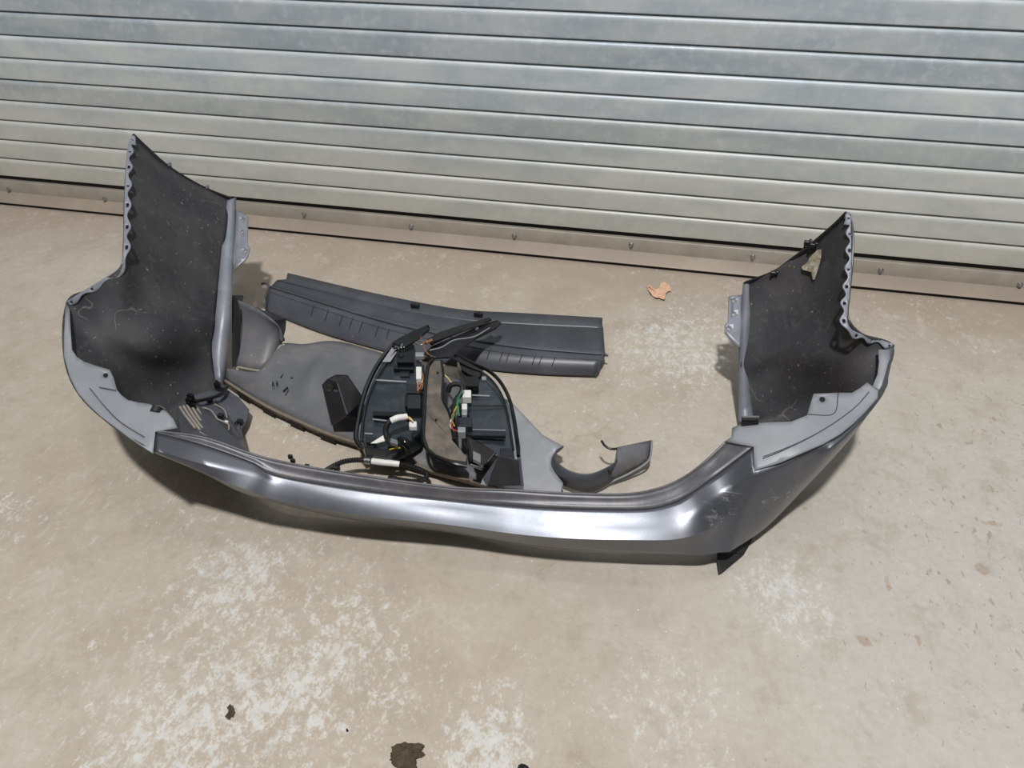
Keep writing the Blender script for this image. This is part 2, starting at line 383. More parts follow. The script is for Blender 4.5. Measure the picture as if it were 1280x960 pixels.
# ------------------------------------------------------------------ setting: floor and roller shutter
bm = bmesh.new(); X0, X1, Y0, Y1 = -6.6, 5.6, -3.2, 2.9
V = [bm.verts.new(p) for p in ((X0, Y0, 0), (X1, Y0, 0), (X1, Y1, 0), (X0, Y1, 0), (X0, Y0, -.1), (X1, Y0, -.1), (X1, Y1, -.1), (X0, Y1, -.1))]
for f in ((0, 1, 2, 3), (7, 6, 5, 4), (0, 4, 5, 1), (1, 5, 6, 2), (2, 6, 7, 3), (3, 7, 4, 0)): bm.faces.new([V[i] for i in f])
tag(link('floor', bm, M['floor'], smooth=False), 'worn tan and grey concrete floor with pale flaking patches', kind='structure')

DY, SS, SZ = 2.252, .07103, .1065
DX0, DX1 = -4.4, 3.2
door = D.objects.new('door_1', None); COL.objects.link(door); door.location = (-.6, DY, 0)
tag(door, 'galvanised roller shutter door of horizontal slats', kind='structure')
prof = [(.0045, .006), (.0000, .0025), (-.0035, .0015), (-.0062, .0035), (-.0066, .008), (-.0067, .011), (-.0073, .030), (-.0079, .052), (-.0080, .055), (-.0075, .059), (-.0062, .0632), (-.0030, .0668), (.0015, .0680), (.0060, .0682), (.0075, .0710), (.0075, .078)]; prof_old = [(-.0076, .030), (-.0080, .048), (-.0078, .057), (-.0062, .0632), (-.0030, .0668), (.0015, .0680), (.0060, .0682), (.0075, .0710), (.0075, .078)]
for i in range(32):
    bm = bmesh.new(); z = SZ+i*SS; rows = []
    N = 38
    for k in range(N):
        x = DX0+(DX1-DX0)*k/(N-1); w = .0010*math.sin(x*2.1+i*1.7)+.0006*math.sin(x*5.3+i)
        rows.append([(x, DY+dy+w, z+dz) for dy, dz in prof])
    grid_bm(rows, bm); o = link('slat', bm, mat_slat(i), door); solid(o, .0012, 1)
# bottom rail of the shutter
def extr(profile, x0, x1, closed=True, n=2):
    bm = bmesh.new(); rings = [[bm.verts.new((x0+(x1-x0)*k/(n-1), y, z)) for y, z in profile] for k in range(n)]
    m_ = len(profile)
    for a, b in zip(rings, rings[1:]):
        for i in range(m_ if closed else m_-1): bm.faces.new((a[i], a[(i+1) % m_], b[(i+1) % m_], b[i]))
    if closed: bm.faces.new(rings[0][::-1]); bm.faces.new(rings[-1])
    return bm
link('groove_backing', extr([(DY+.004, .085), (DY+.004, .112), (DY+.012, .112), (DY+.012, .085)], DX0, DX1), M['dark'], door, False)
link('bottom_rail', extr([(DY-.010, .046), (DY-.012, .088), (DY-.009, .092), (DY+.006, .092), (DY+.012, .012), (DY+.004, .046)], DX0, DX1), M['bar'], door)
link('bottom_lip', extr([(DY-.012, .047), (DY-.004, .0475), (DY-.004, .010), (DY-.030, .010), (DY-.034, .0135), (DY-.031, .0165)], DX0, DX1), M['barlow'], door)
bm = bmesh.new(); rings = []
for k in range(120):
    x = DX0+(DX1-DX0)*k/119; h = .0035 if x < -.35 else (.0035+.004*min(1, (x+.35)/.25)*math.exp(-max(0, x+.1)*1.2))
    rings.append([bm.verts.new(p) for p in ((x, DY-.026, .0005), (x, DY-.026, .006+h), (x, DY+.02, .006+h), (x, DY+.02, .0005))])
for a, b in zip(rings, rings[1:]):
    for i in range(4): bm.faces.new((a[i], a[(i+1) % 4], b[(i+1) % 4], b[i]))
link('rubber_seal', bm, M['dark'], door)
for (u, v) in [(11, 237), (131, 249), (253, 259), (380, 268), (514, 283), (643, 295), (789, 306), (941, 321), (1101, 338), (1275, 356)]:
    p = WY(u, v, DY-.012); bm = tube_bm([p+Vector((0, .002, 0)), p+Vector((0, -.0035, 0)), p+Vector((0, -.0065, 0))], lambda t: .0085 if t < .6 else .0045, 12, 4, lin=True)
    link('bolt', bm, M['steel'], door)
for xw, nm in ((DX0-.05, 'guide_rail'), (DX1+.05, 'guide_rail')):
    link(nm, box_bm((xw, DY, 1.22), (.1, .08, 2.42)), M['bar'], door, False)
link('shutter_hood', box_bm(((DX0+DX1)/2, DY+.05, 2.55), (DX1-DX0+.2, .3, .3)), M['bar'], door, False)

for nm, x0, x1 in (('wall_left', -6.5, DX0-.1), ('wall_right', DX1+.1, 5.5)):
    tag(link(nm, box_bm(((x0+x1)/2, DY+.05, 1.6), (x1-x0, .2, 3.2)), mat_plain('painted_block_wall', (176, 172, 164), .8), smooth=False), 'plain painted wall beside the shutter', kind='structure')
W_floor = W
NEAR = [(-.1, -.1), (0, 0), (.02, .03), (.06, .10), (.17, .245), (.27, .265), (.35, .285), (.48, .36), (.72, .53), (1, .75)]
FAR = [(-.1, -.1), (0, 0), (.05, .04), (.2, .14), (.33, .22), (.45, .30), (.6, .40), (1, .6)]
def lut(t, z):
    for (a, b), (c, d) in zip(t, t[1:]):
        if z <= c: return b+(d-b)*(z-a)/(c-a)
    return z
MODE = -1          # height profile of the tilted cover: 0 raised near side, 1 far side on the floor, -1 none
def W(u, v, z, f=None):
    f = MODE if f is None else f
    return W_floor(u, v, z if f < 0 else lut(NEAR, z)*(1-f)+lut(FAR, z)*f)
# ------------------------------------------------------------------ rear bumper cover, lying on its face with both wings standing up
bump = empty('bumper_cover', BUMP_LOC, 'grey rear car bumper cover lying face down with both wings standing up', 'car part')
LW = PG([
 [(165,170,.70),(195,197,.63),(225,219,.57),(255,235,.51),(287,249,.45)],
 [(159,200,.675),(190,240,.58),(220,262,.51),(252,280,.45),(283,285,.41)],
 [(156,250,.60),(188,290,.50),(220,310,.42),(250,325,.36),(278,325,.33)],
 [(155,310,.52),(180,345,.41),(215,360,.335),(245,370,.28),(272,370,.26)],
 [(149,335,.48),(165,385,.345),(205,405,.26),(240,410,.21),(269,405,.20)],
 [(112,360,.41),(140,410,.28),(190,435,.19),(235,440,.14),(266,435,.13)],
 [(83,377,.35),(115,430,.23),(175,460,.13),(230,465,.08),(268,465,.065)],
 [(80,440,.31),(112,468,.19),(165,495,.08),(225,490,.04),(275,483,.02)],
 [(98,490,.27),(130,510,.15),(175,522,.06),(215,512,.02),(262,497,.008)],
 [(142,532,.22),(160,537,.13),(185,538,.06),(212,530,.02),(245,520,.008)],
 [(191,562,.17),(198,556,.11),(210,550,.06),(225,545,.025),(245,540,.008)],
 [(200,567,.11),(222,570,.05),(245,572,.02),(262,568,.006),(275,560,.003)]])
RW = PG([
 [(1062,267,.65),(1030,293,.57),(1000,317,.50),(965,340,.43),(934,354,.36)],
 [(1066,290,.62),(1035,315,.54),(1003,335,.46),(968,355,.39),(932,375,.33)],
 [(1065,330,.55),(1035,350,.47),(1003,365,.39),(968,380,.33),(930,400,.28)],
 [(1061,370,.47),(1040,385,.40),(1005,400,.32),(968,412,.26),(927,430,.22)],
 [(1060,398,.43),(1045,415,.34),(1008,425,.26),(968,440,.20),(926,455,.17)],
 [(1078,418,.38),(1060,435,.29),(1015,450,.19),(970,462,.14),(926,480,.11)],
 [(1116,430,.32),(1075,460,.21),(1025,475,.13),(975,490,.08),(926,505,.06)],
 [(1108,465,.27),(1080,490,.16),(1030,500,.08),(975,510,.04),(926,522,.03)],
 [(1096,492,.245),(1070,510,.14),(1030,520,.06),(980,525,.02),(926,528,.01)],
 [(1051,537,.18),(1035,540,.09),(1010,541,.04),(975,540,.015),(932,535,.006)]])
inward = {}
for nm, G, lab, flip in (('left', LW, 'black inner face of the wing on the left', False), ('right', RW, 'black inner face of the wing on the right, with a torn foil patch', True)):
    S_ = bicubic(G, 60, 28); bm = grid_bm(S_)
    bm.normal_update()
    # make every normal face the hollow side (towards the other wing and the camera)
    f = bm.faces[len(bm.faces)//3] if False else None
    bm.faces.ensure_lookup_table(); ff = bm.faces[20*27+13]
    if ff.normal.dot(EYE-ff.calc_center_median()) < 0: bmesh.ops.reverse_faces(bm, faces=bm.faces)
    o = link('wing', bm, [M['inner'], M['paint']], bump, 'keep', label=lab)
    solid(o, .0035, -1, 1, 1)

MODE = 0
# --- scalloped mounting flange along the near edge of each wing
def flange(outer, side, name='mounting_flange', wpx=8, n=96, slots=()):
    P = arcspline([W(*p) for p in outer], n); bm = bmesh.new()
    inn = []
    for i in range(n):
        t = (P[min(i+1, n-1)]-P[max(i-1, 0)]).normalized(); view = (EYE-P[i]).normalized()
        s_ = t.cross(view).normalized()*side
        q = i/(n-1)*len(slots_all)
        wv = .011+.0045*math.sin(i/(n-1)*math.pi*2*9.5)
        if i/(n-1) < .08: wv = .008+.14*(i/(n-1))
        inn.append((s_, wv))
    nr = 4; rows = []
    for i in range(n):
        s_, wv = inn[i]; view = (EYE-P[i]).normalized()
        rows.append([bm.verts.new(P[i]+s_*wv*f+view*(.003+.004*f)) for f in (0, .28, .66, 1)])
    for i in range(n-1):
        for k in range(3):
            fr = (i/(n-1)*9.5) % 1
            if k == 1 and .20 < fr < .34: continue
            bm.faces.new((rows[i][k], rows[i+1][k], rows[i+1][k+1], rows[i][k+1]))
    o = link(name, bm, M['lip'], bump); solid(o, .0025, 0); return o
slots_all = [0]*9
LE = [(165,169,.702),(159,187,.69),(156,237,.625),(155,280,.56),(154,312,.52),(150,333,.48),(135,345,.45),(110,360,.41),(83,377,.352)]
RE = [(1061,265,.652),(1066,280,.63),(1066,322,.56),(1063,355,.50),(1059,392,.44),(1062,409,.41),(1075,417,.38),(1095,423,.35),(1117,430,.322)]
flange(LE, -1); flange(RE, 1)

# --- black rolled wheel arch edge on top of each wing, with small clips
for top in ([(166,168,.702),(185,186,.66),(210,208,.60),(235,224,.55),(260,237,.50),(291,249,.45)],
            [(1058,266,.652),(1044,280,.62),(1015,305,.545),(990,324,.48),(967,340,.43),(931,354,.362)]):
    P = [W(*p, f=i/5) for i, p in enumerate(top)]; link('wheel_arch_edge', tube_bm(P, .0042, 8, 50), M['black'], bump)
def clip(u, v, z, s=1, mt='black', f=.5):
    p = W(u, v, z, f=f); bm = box_bm(p, (.014*s, .010, .012)); box_bm(p+Vector((.006*s, -.003, .006)), (.006, .012, .010), bm=bm)
    box_bm(p+Vector((-.004*s, 0, -.008)), (.004, .006, .016), bm=bm)
    bevel(link('edge_clip', bm, M[mt], bump, False), .0012, 1)
for (u, v, z, f) in ((212, 207, .60, .4), (259, 235, .505, .8)): clip(u, v, z, .5, 'lip', f)
for (u, v, z, f) in ((1009, 304, .54, .42), (1016, 307, .545, .4), (967, 342, .43, .8)): clip(u, v, z, 1, 'black', f)
# --- torn foil patch inside the right wing
foil = [(1013,321),(1022,312),(1026,312),(1026,322),(1023,334),(1018,349),(1016,350),(1014,340),(1003,337),(1002,333),(1009,328)]
def on_wing(G, u, v, lift=.003):
    """world point on a wing's surface behind pixel (u, v)"""
    best = None
    S_ = G
    for r in S_:
        for p in r:
            d_ = p-EYE; z_ = d_.dot(fwd); uu = 640+FPX*d_.dot(right)/z_; vv = 480+FPX*d_.dot(down)/z_
            k = (uu-u)**2+(vv-v)**2
            if best is None or k < best[0]: best = (k, z_)
    w = (u-640)/FPX*right+(v-480)/FPX*down+fwd
    return EYE+w*(best[1]-lift)
RS = bicubic(RW, 90, 60); LS = bicubic(LW, 90, 60)
link('foil_patch', plate_bm([on_wing(RS, u, v, .010) for u, v in foil], th=.001), M['chip'], bump, False, label='crumpled pale foil patch on the black inner face')

MODE = 1
# --- folded far lip with its bolt tab on each wing
def lip(a, b, nm='folded_lip'):
    A = arcspline([W(*p) for p in a], 40); B = arcspline([W(*p) for p in b], 40)
    mid = [(x+y)/2+(EYE-x).normalized()*.006 for x, y in zip(A, B)]
    o = link(nm, grid_bm([A, mid, B]), M['lip'], bump); solid(o, .003, 0)
lip([(284,251,.455),(281,275,.42),(275,335,.325),(270,390,.23),(265,432,.14),(269,474,.05)], [(295,247,.45),(294,280,.40),(292,325,.33),(289,390,.22),(285,432,.13),(281,482,.02)])
lip([(939,355,.362),(938,380,.325),(936,430,.225),(936,480,.115),(942,527,.025)], [(929,354,.36),(927,380,.32),(924,430,.22),(923,480,.11),(923,528,.02)])
def tab(out, hs, nm='bolt_tab'):
    o = link(nm, sheet_bm(out, [(u, v, 2.1) for u, v, z in hs], 6, 1, .001), M['lip'], bump, 'keep'); solid(o, .003, -1)
tab([(294,262,.425),(310,270,.42),(309,303,.37),(312,310,.36),(310,320,.34),(306,326,.33),(300,330,.325),(293,338,.31)], [(303,275,.41),(302,290,.39),(306,314,.352)])
tab([(929,368,.34),(911,370,.335),(910,402,.28),(906,406,.275),(906,416,.26),(912,423,.25),(922,434,.225),(926,434,.225)], [(917,376,.325),(917,393,.30),(911,411,.268)])

MODE = 0
# --- tail lamp shelves (grey painted pads with a bolt hole)
LP = [(82,377,.352),(80,420,.325),(80,445,.31),(87,470,.29),(97,490,.275),(110,505,.258),(126,520,.24),(142,532,.222),(162,547,.20),(177,557,.185),(191,566,.17),
      (194,539,.186),(222,535,.165),(217,524,.172),(208,514,.18),(187,505,.20),(173,503,.21),(160,500,.22),(152,494,.228),(146,487,.235),(142,472,.248),(137,462,.255),(120,457,.268),(105,452,.28),(96,446,.29),(90,437,.30),(88,410,.325),(87,387,.345)]
def pad(pts, hole, hr, seams):
    bm = sheet_bm(pts, [(hole[0], hole[1], hr)], lift=.006)
    o = link('lamp_shelf', bm, M['pad'], bump, 'keep'); solid(o, .0035, -1)
    for s_ in seams:
        link('seam', tube_bm([W(*p)+(EYE-W(*p)).normalized()*.007 for p in s_], .0012, 6, 30), M['strip'], o)
    return o
pad(LP, (132,469,.258), 3.2, [[(112,485,.273),(130,507,.25),(150,527,.228),(180,546,.198)], [(124,484,.264),(145,488,.246)]])
RP = [(1084, 478, 0.255), (1098, 488, 0.2512), (1097, 497, 0.246), (1082, 514, 0.225), (1067, 529, 0.2085), (1051, 542, 0.195), (1030, 554, 0.18), (1007, 564, 0.167), (976, 578, 0.155), (943, 588, 0.145), (942, 558, 0.16), (906, 552, 0.14), (914, 546, 0.143), (915, 535, 0.151), (926, 530, 0.155), (960, 528, 0.173), (989, 527, 0.187), (1009, 519, 0.1988), (1013, 505, 0.2062), (1017, 492, 0.2137), (1048, 491, 0.2265), (1065, 491, 0.234), (1075, 485, 0.2438)]
pad(RP, (1028,499,.186), 3.8, [[(954,571,.159),(985,559,.173),(1015,545,.187),(1045,527,.204),(1070,508,.225),(1086,490,.249)],
     [(1048,491,.229),(1042,517,.208),(1010,518,.20)]])
# upstanding side rims outside the shelves
o = link('side_rim', grid_bm([[W(*p) for p in ((1098,437,.315),(1099,452,.285),(1097,468,.262),(1091,482,.245))], [W(*p) for p in ((1113,437,.312),(1112,455,.285),(1109,472,.262),(1102,489,.24))]]), M['pad'], bump); solid(o, .003)

# --- painted skin: upper ledge, silver face, under face
c0 = [(194,539,.178),(254,547,.160),(316,568,.138),(360,579,.128),(441,593,.118),(560,609,.110),(640,613,.108),(710,617,.108),(781,618,.110),(822,611,.113),(853,598,.119),(878,580,.124),(908,552,.143)]
c1 = [(194,541,.180),(254,557,.158),(313,578,.134),(347,595,.116),(441,611,.102),(560,625,.092),(640,632,.092),(710,636,.095),(800,637,.098),(838,630,.102),(862,618,.110),(896,594,.122),(942,559,.157)]
c2 = [(193,562,.168),(254,580,.149),(318,592,.126),(354,606,.108),(441,624,.094),(560,638,.083),(640,648,.0825),(710,653,.0855),(800,655,.088),(845,650,.092),(872,638,.102),(905,616,.112),(943,588,.145)]
c3 = [(193,565,.165),(254,590,.138),(304,611,.114),(350,626,.092),(441,643,.079),(560,656,.071),(640,667,.071),(710,673,.074),(790,675,.077),(845,674,.078),(880,664,.082),(912,645,.082),(938,622,.108)]
c4 = [(193,566,.160),(254,592,.118),(300,615,.088),(350,630,.064),(441,650,.046),(560,666,.034),(640,679,.035),(710,687,.036),(790,691,.038),(845,693,.037),(878,694,.036),(897,691,.035),(912,690,.034)]
c5 = [(225,546,.02),(268,576,.016),(308,604,.014),(352,628,.022),(441,646,.010),(560,659,.006),(640,674,.010),(710,680,.014),(790,683,.016),(845,684,.016),(876,684,.014),(893,680,.012),(906,680,.010)]
NS = 110
L0, L1, L2, L3, L4, L5 = [spline([W(*p) for p in c], NS) for c in (c0, c1, c2, c3, c4, c5)]
def strip_rows(A, B, k, bulge=0, fn=None):
    rows = []
    for j in range(k+1):
        t = j/k; rows.append([a.lerp(b, t)+(EYE-a).normalized()*bulge*math.sin(math.pi*t) for a, b in zip(A, B)])
    return rows
o = link('step_strip', grid_bm(strip_rows([p+Vector((0, .0, -.002)) for p in L0], [p+(p-EYE).normalized()*.003 for p in L1], 4, -.004)), M['strip'], bump, label='dark grained strip along the tailgate opening'); solid(o, .003)
link('step_rib', tube_bm(L0, .0026, 8, 110, lin=True), M['strip'], bump)
rows = strip_rows(L1, L2, 4, .0003)+strip_rows(L2, L3, 4, .0006)[1:]
# rounded crease then the under face
rows += strip_rows(L3, L4, 5, .0006)[1:]+strip_rows(L4, L5, 3, 0)[1:]
face_rows = rows
MODE = -1
o = link('leak_filler', sheet_bm([(196,558,.10),(212,550,.05),(230,543,.015),(262,538,.008),(298,546,.008),(300,575,.01),(306,604,.014),(268,578,.016),(225,556,.03)], [], 9, 2, 0), M['inner'], bump, 'keep'); solid(o, .003)  # unseen filler patch, added to block light leaking under the left corner
MODE = 0
# --- painted skin of the right hand corner, under the shelf
a0 = [(943, 588, 0.145), (976, 578, 0.154), (1007, 564, 0.166), (1051, 542, 0.194), (1082, 514, 0.2243), (1098, 495, 0.246), (1108, 470, 0.2775), (1117, 430, 0.32)]
a1 = [(938,622,.108),(970,607,.118),(1005,588,.132),(1050,553,.170),(1083,518,.205),(1103,492,.222),(1111,465,.268),(1118,431,.318)]
a2 = [(927,655,.068),(965,636,.074),(1008,602,.100),(1054,557,.145),(1083,521,.18),(1105,491,.21),(1112,464,.262),(1118,432,.315)]
a3 = [(912,690,.026),(958,659,.028),(1007,609,.050),(1053,558,.095),(1080,524,.14),(1102,492,.20),(1109,464,.255),(1114,434,.31)]
a4 = [(906,680,.006),(945,652,.006),(990,608,.012),(1035,562,.04),(1065,526,.10),(1090,495,.17),(1100,466,.24),(1108,436,.30)]
rows = [spline([W(*p) for p in a], 60) for a in (a0, a1, a2, a3, a4)]
sk = bicubic([[r[j] for r in rows] for j in range(60)], 60, 13); seam = [r[-1] for r in face_rows[4:]]
dl = [a-b for a, b in zip(seam, sk[0])]
for j in range(16):
    for i in range(13): sk[j][i] = sk[j][i]+dl[i]*(1-j/16)**2
bm = grid_bm(face_rows); grid_bm(sk, bm); bmesh.ops.remove_doubles(bm, verts=bm.verts, dist=1e-4)
o = link('painted_skin', bm, M['paint'], bump, label='grey metallic painted skin, scraped at the corner on the right'); solid(o, .003)
MODE = -1
# broken lower corner touching the floor
link('broken_corner', prism_bm([W(*p) for p in ((896,692,.020),(913,689,.022),(930,678,.02),(944,668,.02),(930,693,.006),(903,716,.004),(898,719,.003))], [W(*p) for p in ((899,690,.008),(914,686,.006),(930,675,.004),(942,666,.004),(928,690,.001),(903,714,.001),(899,714,.001))]), M['rubber'], bump, False, label='dark broken lower corner resting on the floor')

# --- black bracket at the left corner, with dusty ribs and a thin black strut
BR = [(222,508,.10),(237,495,.085),(262,488,.06),(285,487,.045),(299,497,.04),(312,512,.035),(308,526,.035),(302,536,.035),(305,552,.05),(312,566,.10),(270,553,.135),(225,540,.15)]
br = link('corner_bracket', plate_bm([W(*p) for p in BR], [ell(296,529,.045,3,3.5,8)], .006), M['trim'], bump, False); bevel(br, .002, 2)
for k in range(5):
    a = W(225+k*4.5, 509-k*1.2, .118-k*.006); b = W(244+k*6.2, 535+k*3.0-k*.4, .135-k*.008)
    link('rib', tube_bm([a, a.lerp(b, .5)+Vector((-.003, 0, .004)), b], .0028, 6, 12), M['beige'], br)
for pts in ([(243,508,.085),(262,512,.08),(272,524,.075)], [(272,524,.075),(285,530,.07),(286,537,.075)], [(250,540,.13),(262,548,.13)], [(268,505,.07),(280,512,.062),(284,522,.06)]):
    link('rib', tube_bm([W(*p) for p in pts], .0016, 6, 14), M['beige'], br)
for (u, v, z, r) in ((283,528,.066,.004),(300,527,.045,.006),(262,500,.075,.006),(276,520,.07,.006)):
    p = W(u, v, z); bevel(link('clip_socket', box_bm(p, (r*2.2, r*1.6, r*2)), M['white'] if r < .005 else M['rubber'], br, False), .001, 1)
link('strut', tube_bm([W(*p) for p in ((234,505,.11),(248,501,.10),(265,497,.085),(278,492,.07),(284,483,.06))], .0045, 8, 24), M['gloss'], bump)
for (u, v, z) in ((239,498,.11),(237,503,.11),(272,483,.06)):
    bm = box_bm(W(u, v, z), (.014, .01, .024)); box_bm(W(u+3, v+3, z), (.02, .008, .007), bm=bm); bevel(link('edge_clip', bm, M['gloss'], bump, False), .0015, 1)
MODE = 0
# grommet clips on the shelves
p = W(196,514,.19); bm = cyl_bm(p-Vector((0, .006, .0)), p+Vector((0, .006, .004)), .011, 16); g = link('grommet', bm, M['rubber'], bump)
link('washer', tube_bm([W(184,509,.20), W(196,507,.20), W(206,511,.195)], .0016, 6, 12), M['steel'], g)
pa, pb = W(927,526,.165), W(948,526,.17); g = link('grommet', cyl_bm(pa, pb, .009, 16), M['gloss'], bump)
link('washer', tube_bm([pa+Vector((0, 0, .009)), pb+Vector((0, 0, .009))], .003, 6, 8), M['steel'], g)
# small clips along the ledge
for (u, v, z) in ((363,571,.125),(366,576,.125),(384,583,.12),(420,586,.118)):
    bevel(link('edge_clip', box_bm(W(u, v, z), (.009, .006, .010)), M['black'], bump, False), .001, 1)

W = W_floor; MODE = -1
# ------------------------------------------------------------------ long charcoal scuff trim
T0 = W(540, 440, 0)
tr = empty('scuff_trim', T0, 'long charcoal plastic channel trim with ribbed front lying behind the lamps', 'car part')
def crv(pts, z, n=60): return arcspline([W(p[0], p[1], p[2] if len(p) > 2 else z) for p in pts], n)
back0 = crv([(360,342),(440,361),(510,376),(580,388),(650,392),(753,398)], .052)
back1 = crv([(358,350),(440,371),(510,387),(580,398),(650,403),(753,408)], .046)
s_a = crv([(346,351),(440,374),(510,390),(580,401),(650,406),(754,411)], .046)
s_b = crv([(340,358),(440,388),(510,405),(580,420),(650,431),(756,440)], .028)
s_c = crv([(337,359),(447,393),(510,410),(590,426),(660,436),(757,444)], .040)
s_d = crv([(335,364),(445,400),(510,418),(590,434),(660,444),(753,450)], .044)
s_e = crv([(333,376),(440,414),(510,430),(590,447),(660,456),(748,461)], .028)
s_f = crv([(332,388),(372,405),(410,419),(455,432),(510,446),(600,461),(670,468),(745,471)], .006)
o = link('channel', grid_bm([s_a, s_b, s_c]), M['trim'], tr); solid(o, .003)
o = link('rear_flange', grid_bm([back0, back1, s_a]), M['trim'], tr); solid(o, .003)
fr_rows = bicubic([[a, b, c, d_] for a, b, c, d_ in zip(s_c, s_d, s_e, s_f)], 60, 12)
o = link('front_face', grid_bm(fr_rows), M['trim'], tr); solid(o, .003)
link('bead', tube_bm(s_d, .0022, 8, 60, lin=True), M['trim'], tr)
def onf(u):   # sample the front face at a given pixel column
    best = min(range(60), key=lambda i: abs(640+FPX*(fr_rows[i][4]-EYE).dot(right)/(fr_rows[i][4]-EYE).dot(fwd)-u)); return fr_rows[best]
for u in (394,410,426,441,456,472,489,504,612,626,640,654,667,680,692):
    r_ = onf(u); link('rib', tube_bm([r_[j]+(EYE-r_[j]).normalized()*.0012 for j in (3, 4, 5, 6, 7)], .0011, 6, 8), M['black'], tr)
for (u, v) in ((517,382),(596,393)):
    p = W(u, v, .056); bm = box_bm(p, (.016, .012, .016)); box_bm(p+Vector((.012, 0, .001)), (.010, .014, .012), bm=bm); bevel(link('locating_lug', bm, M['black'], tr, False), .002, 2)
link('end_hook', tube_bm([W(*p) for p in ((327,355,.044),(331,354,.05),(336,358,.048),(333,370,.036),(331,386,.012))], .003, 8, 24), M['trim'], tr)
link('end_hook', tube_bm([W(*p) for p in ((760,445,.042),(755,443,.044),(750,450,.042),(748,461,.028),(744,470,.008))], .003, 8, 24), M['trim'], tr)

# ------------------------------------------------------------------ lower valance with the two exhaust cut-outs
V0 = W(480, 530, 0)
va = empty('lower_valance', V0, 'dusty grey lower bumper valance with two exhaust cut-outs lying under the lamps', 'car part')
vt = [(290,462,.045),(327,463,.055),(349,431,.085),(380,430,.085),(410,426,.08),(435,429,.07),(477,441,.06),(540,462,.055),(600,482,.05),(640,503,.05)]
vb = [(282,474,.03),(310,492,.03),(340,509,.03),(370,523,.03),(410,540,.03),(450,553,.03),(480,567,.03),(530,583,.03),(575,595,.03),(625,608,.03)]
At = arcspline([W(*p) for p in vt], 60); Ab = arcspline([W(*p) for p in vb], 60)
rows = []
for j in range(13):
    t = j/12; rows.append([])
    for i in range(60):
        s_ = i/59; p = At[i].lerp(Ab[i], t); p.z += .018*math.sin(math.pi*t)*(1-.5*s_)
        # pressed ridge running from the cut-out down the panel
        p.z += .016*math.exp(-((s_-.36+.10*(t-.5))/.035)**2)*math.sin(math.pi*min(1, t*1.2))
        rows[-1].append(p)
o = link('panel', grid_bm(rows), M['valance'], va); solid(o, .003)
eb = [Vector((p.x, p.y, .002)) for p in Ab]; em = [p+Vector((0, -.005, -.002)) for p in Ab]
o = link('lower_edge', grid_bm([Ab, em, [p+Vector((0, -.005, -.010)) for p in Ab]]), M['edge'], va, label='dirty beige lower edge'); solid(o, .0025)
for s_ in (.10, .22, .33, .45, .58):
    i = int(s_*59); a, b = em[i], em[i+1]; bm = box_bm((a+b)/2+Vector((0, -.002, -.012)), (.045, .003, .012), Matrix.Rotation(math.atan2(b.y-a.y, b.x-a.x), 3, 'Z')); link('edge_tooth', bm, M['dark'], va, False)
# right hand part (silver grey)
rp = [(636,498,.052),(641,504,.052),(660,524,.052),(678,543,.054),(690,550,.056),(704,557,.06),(695,562,.055),(690,573,.045),(692,588,.035),(704,604,.03),(700,622,.03),(640,616,.03),(620,606,.032),(618,540,.05)]
o = link('side_panel', sheet_bm(rp, [], 9, 2, .002), M['silver'], va, 'keep', label='silver grey end of the valance'); solid(o, .003)
# cut-out walls
ua = [(704,557,.075),(695,564,.074),(695,577,.072),(713,590,.07),(739,593,.07),(765,582,.07),(772,574,.07)]; la = [(702,560,.05),(689,572,.035),(688,586,.03),(703,606,.02),(738,615,.015),(768,600,.02),(780,588,.03)]
o = link('cutout_wall', grid_bm([arcspline([W(*p) for p in ua], 40), arcspline([W((a[0]+b[0])/2-1, (a[1]+b[1])/2+1, (a[2]+b[2])/2-.004) for a, b in zip(ua, la)], 40), arcspline([W(*p) for p in la], 40)]), M['trim'], va); solid(o, .003)
fi = [(771,559,.072),(815,550,.065),(811,574,.045),(790,589,.03),(760,603,.015),(737,614,.010),(752,600,.03),(768,584,.06)]
o = link('fin', sheet_bm(fi, [], 7, 2, .001), M['valance'], va, 'keep'); solid(o, .003)
link('fin_edge', tube_bm([W(*p) for p in ((815,551,.066),(811,575,.046),(790,590,.030),(760,604,.016),(733,617,.008))], .0024, 8, 30), M['silver'], va)
link('hook', tube_bm([W(*p) for p in ((752,551,.08),(756,557,.078),(763,561,.076),(771,561,.074))], .0028, 8, 16), M['black'], va)
for (u, v, z) in ((763,589,.06),(740,600,.045)): bevel(link('clip', box_bm(W(u, v, z), (.008, .006, .016)), M['black'], va, False), .001, 1)
# left cut-out: tall curved shroud
tu = [(298,375,.175),(312,381,.172),(325,388,.168),(340,399,.16),(350,410,.135),(352,428,.10)]; tl = [(296,457,.05),(312,461,.05),(327,461,.052),(338,452,.058),(345,441,.066),(350,432,.078)]
A = arcspline([W(*p) for p in tu], 30); B = arcspline([W(*p) for p in tl], 30)
rows = [[a.lerp(b, t)+Vector((0, .025, 0))*math.sin(math.pi*t) for a, b in zip(A, B)] for t in [k/10 for k in range(11)]]
o = link('exhaust_shroud', grid_bm(rows), M['valance'], va); solid(o, .003)
o = link('shroud_side', plate_bm([W(*p) for p in ((290,369,.17),(303,369,.172),(302,378,.168),(297,458,.048),(290,458,.045))], th=.003), M['rubber'], va, False)
o = link('shroud_back', plate_bm([W(*p) for p in ((306,379,.165),(340,392,.15),(358,398,.13),(357,412,.11),(352,430,.085),(345,418,.11),(338,402,.145),(322,387,.16))], th=.003), M['black'], va, False)
link('rim', tube_bm([W(*p) for p in ((297,459,.052),(327,463,.058),(340,452,.064),(349,434,.085),(356,431,.087))], .003, 8, 30), M['beige'], va)
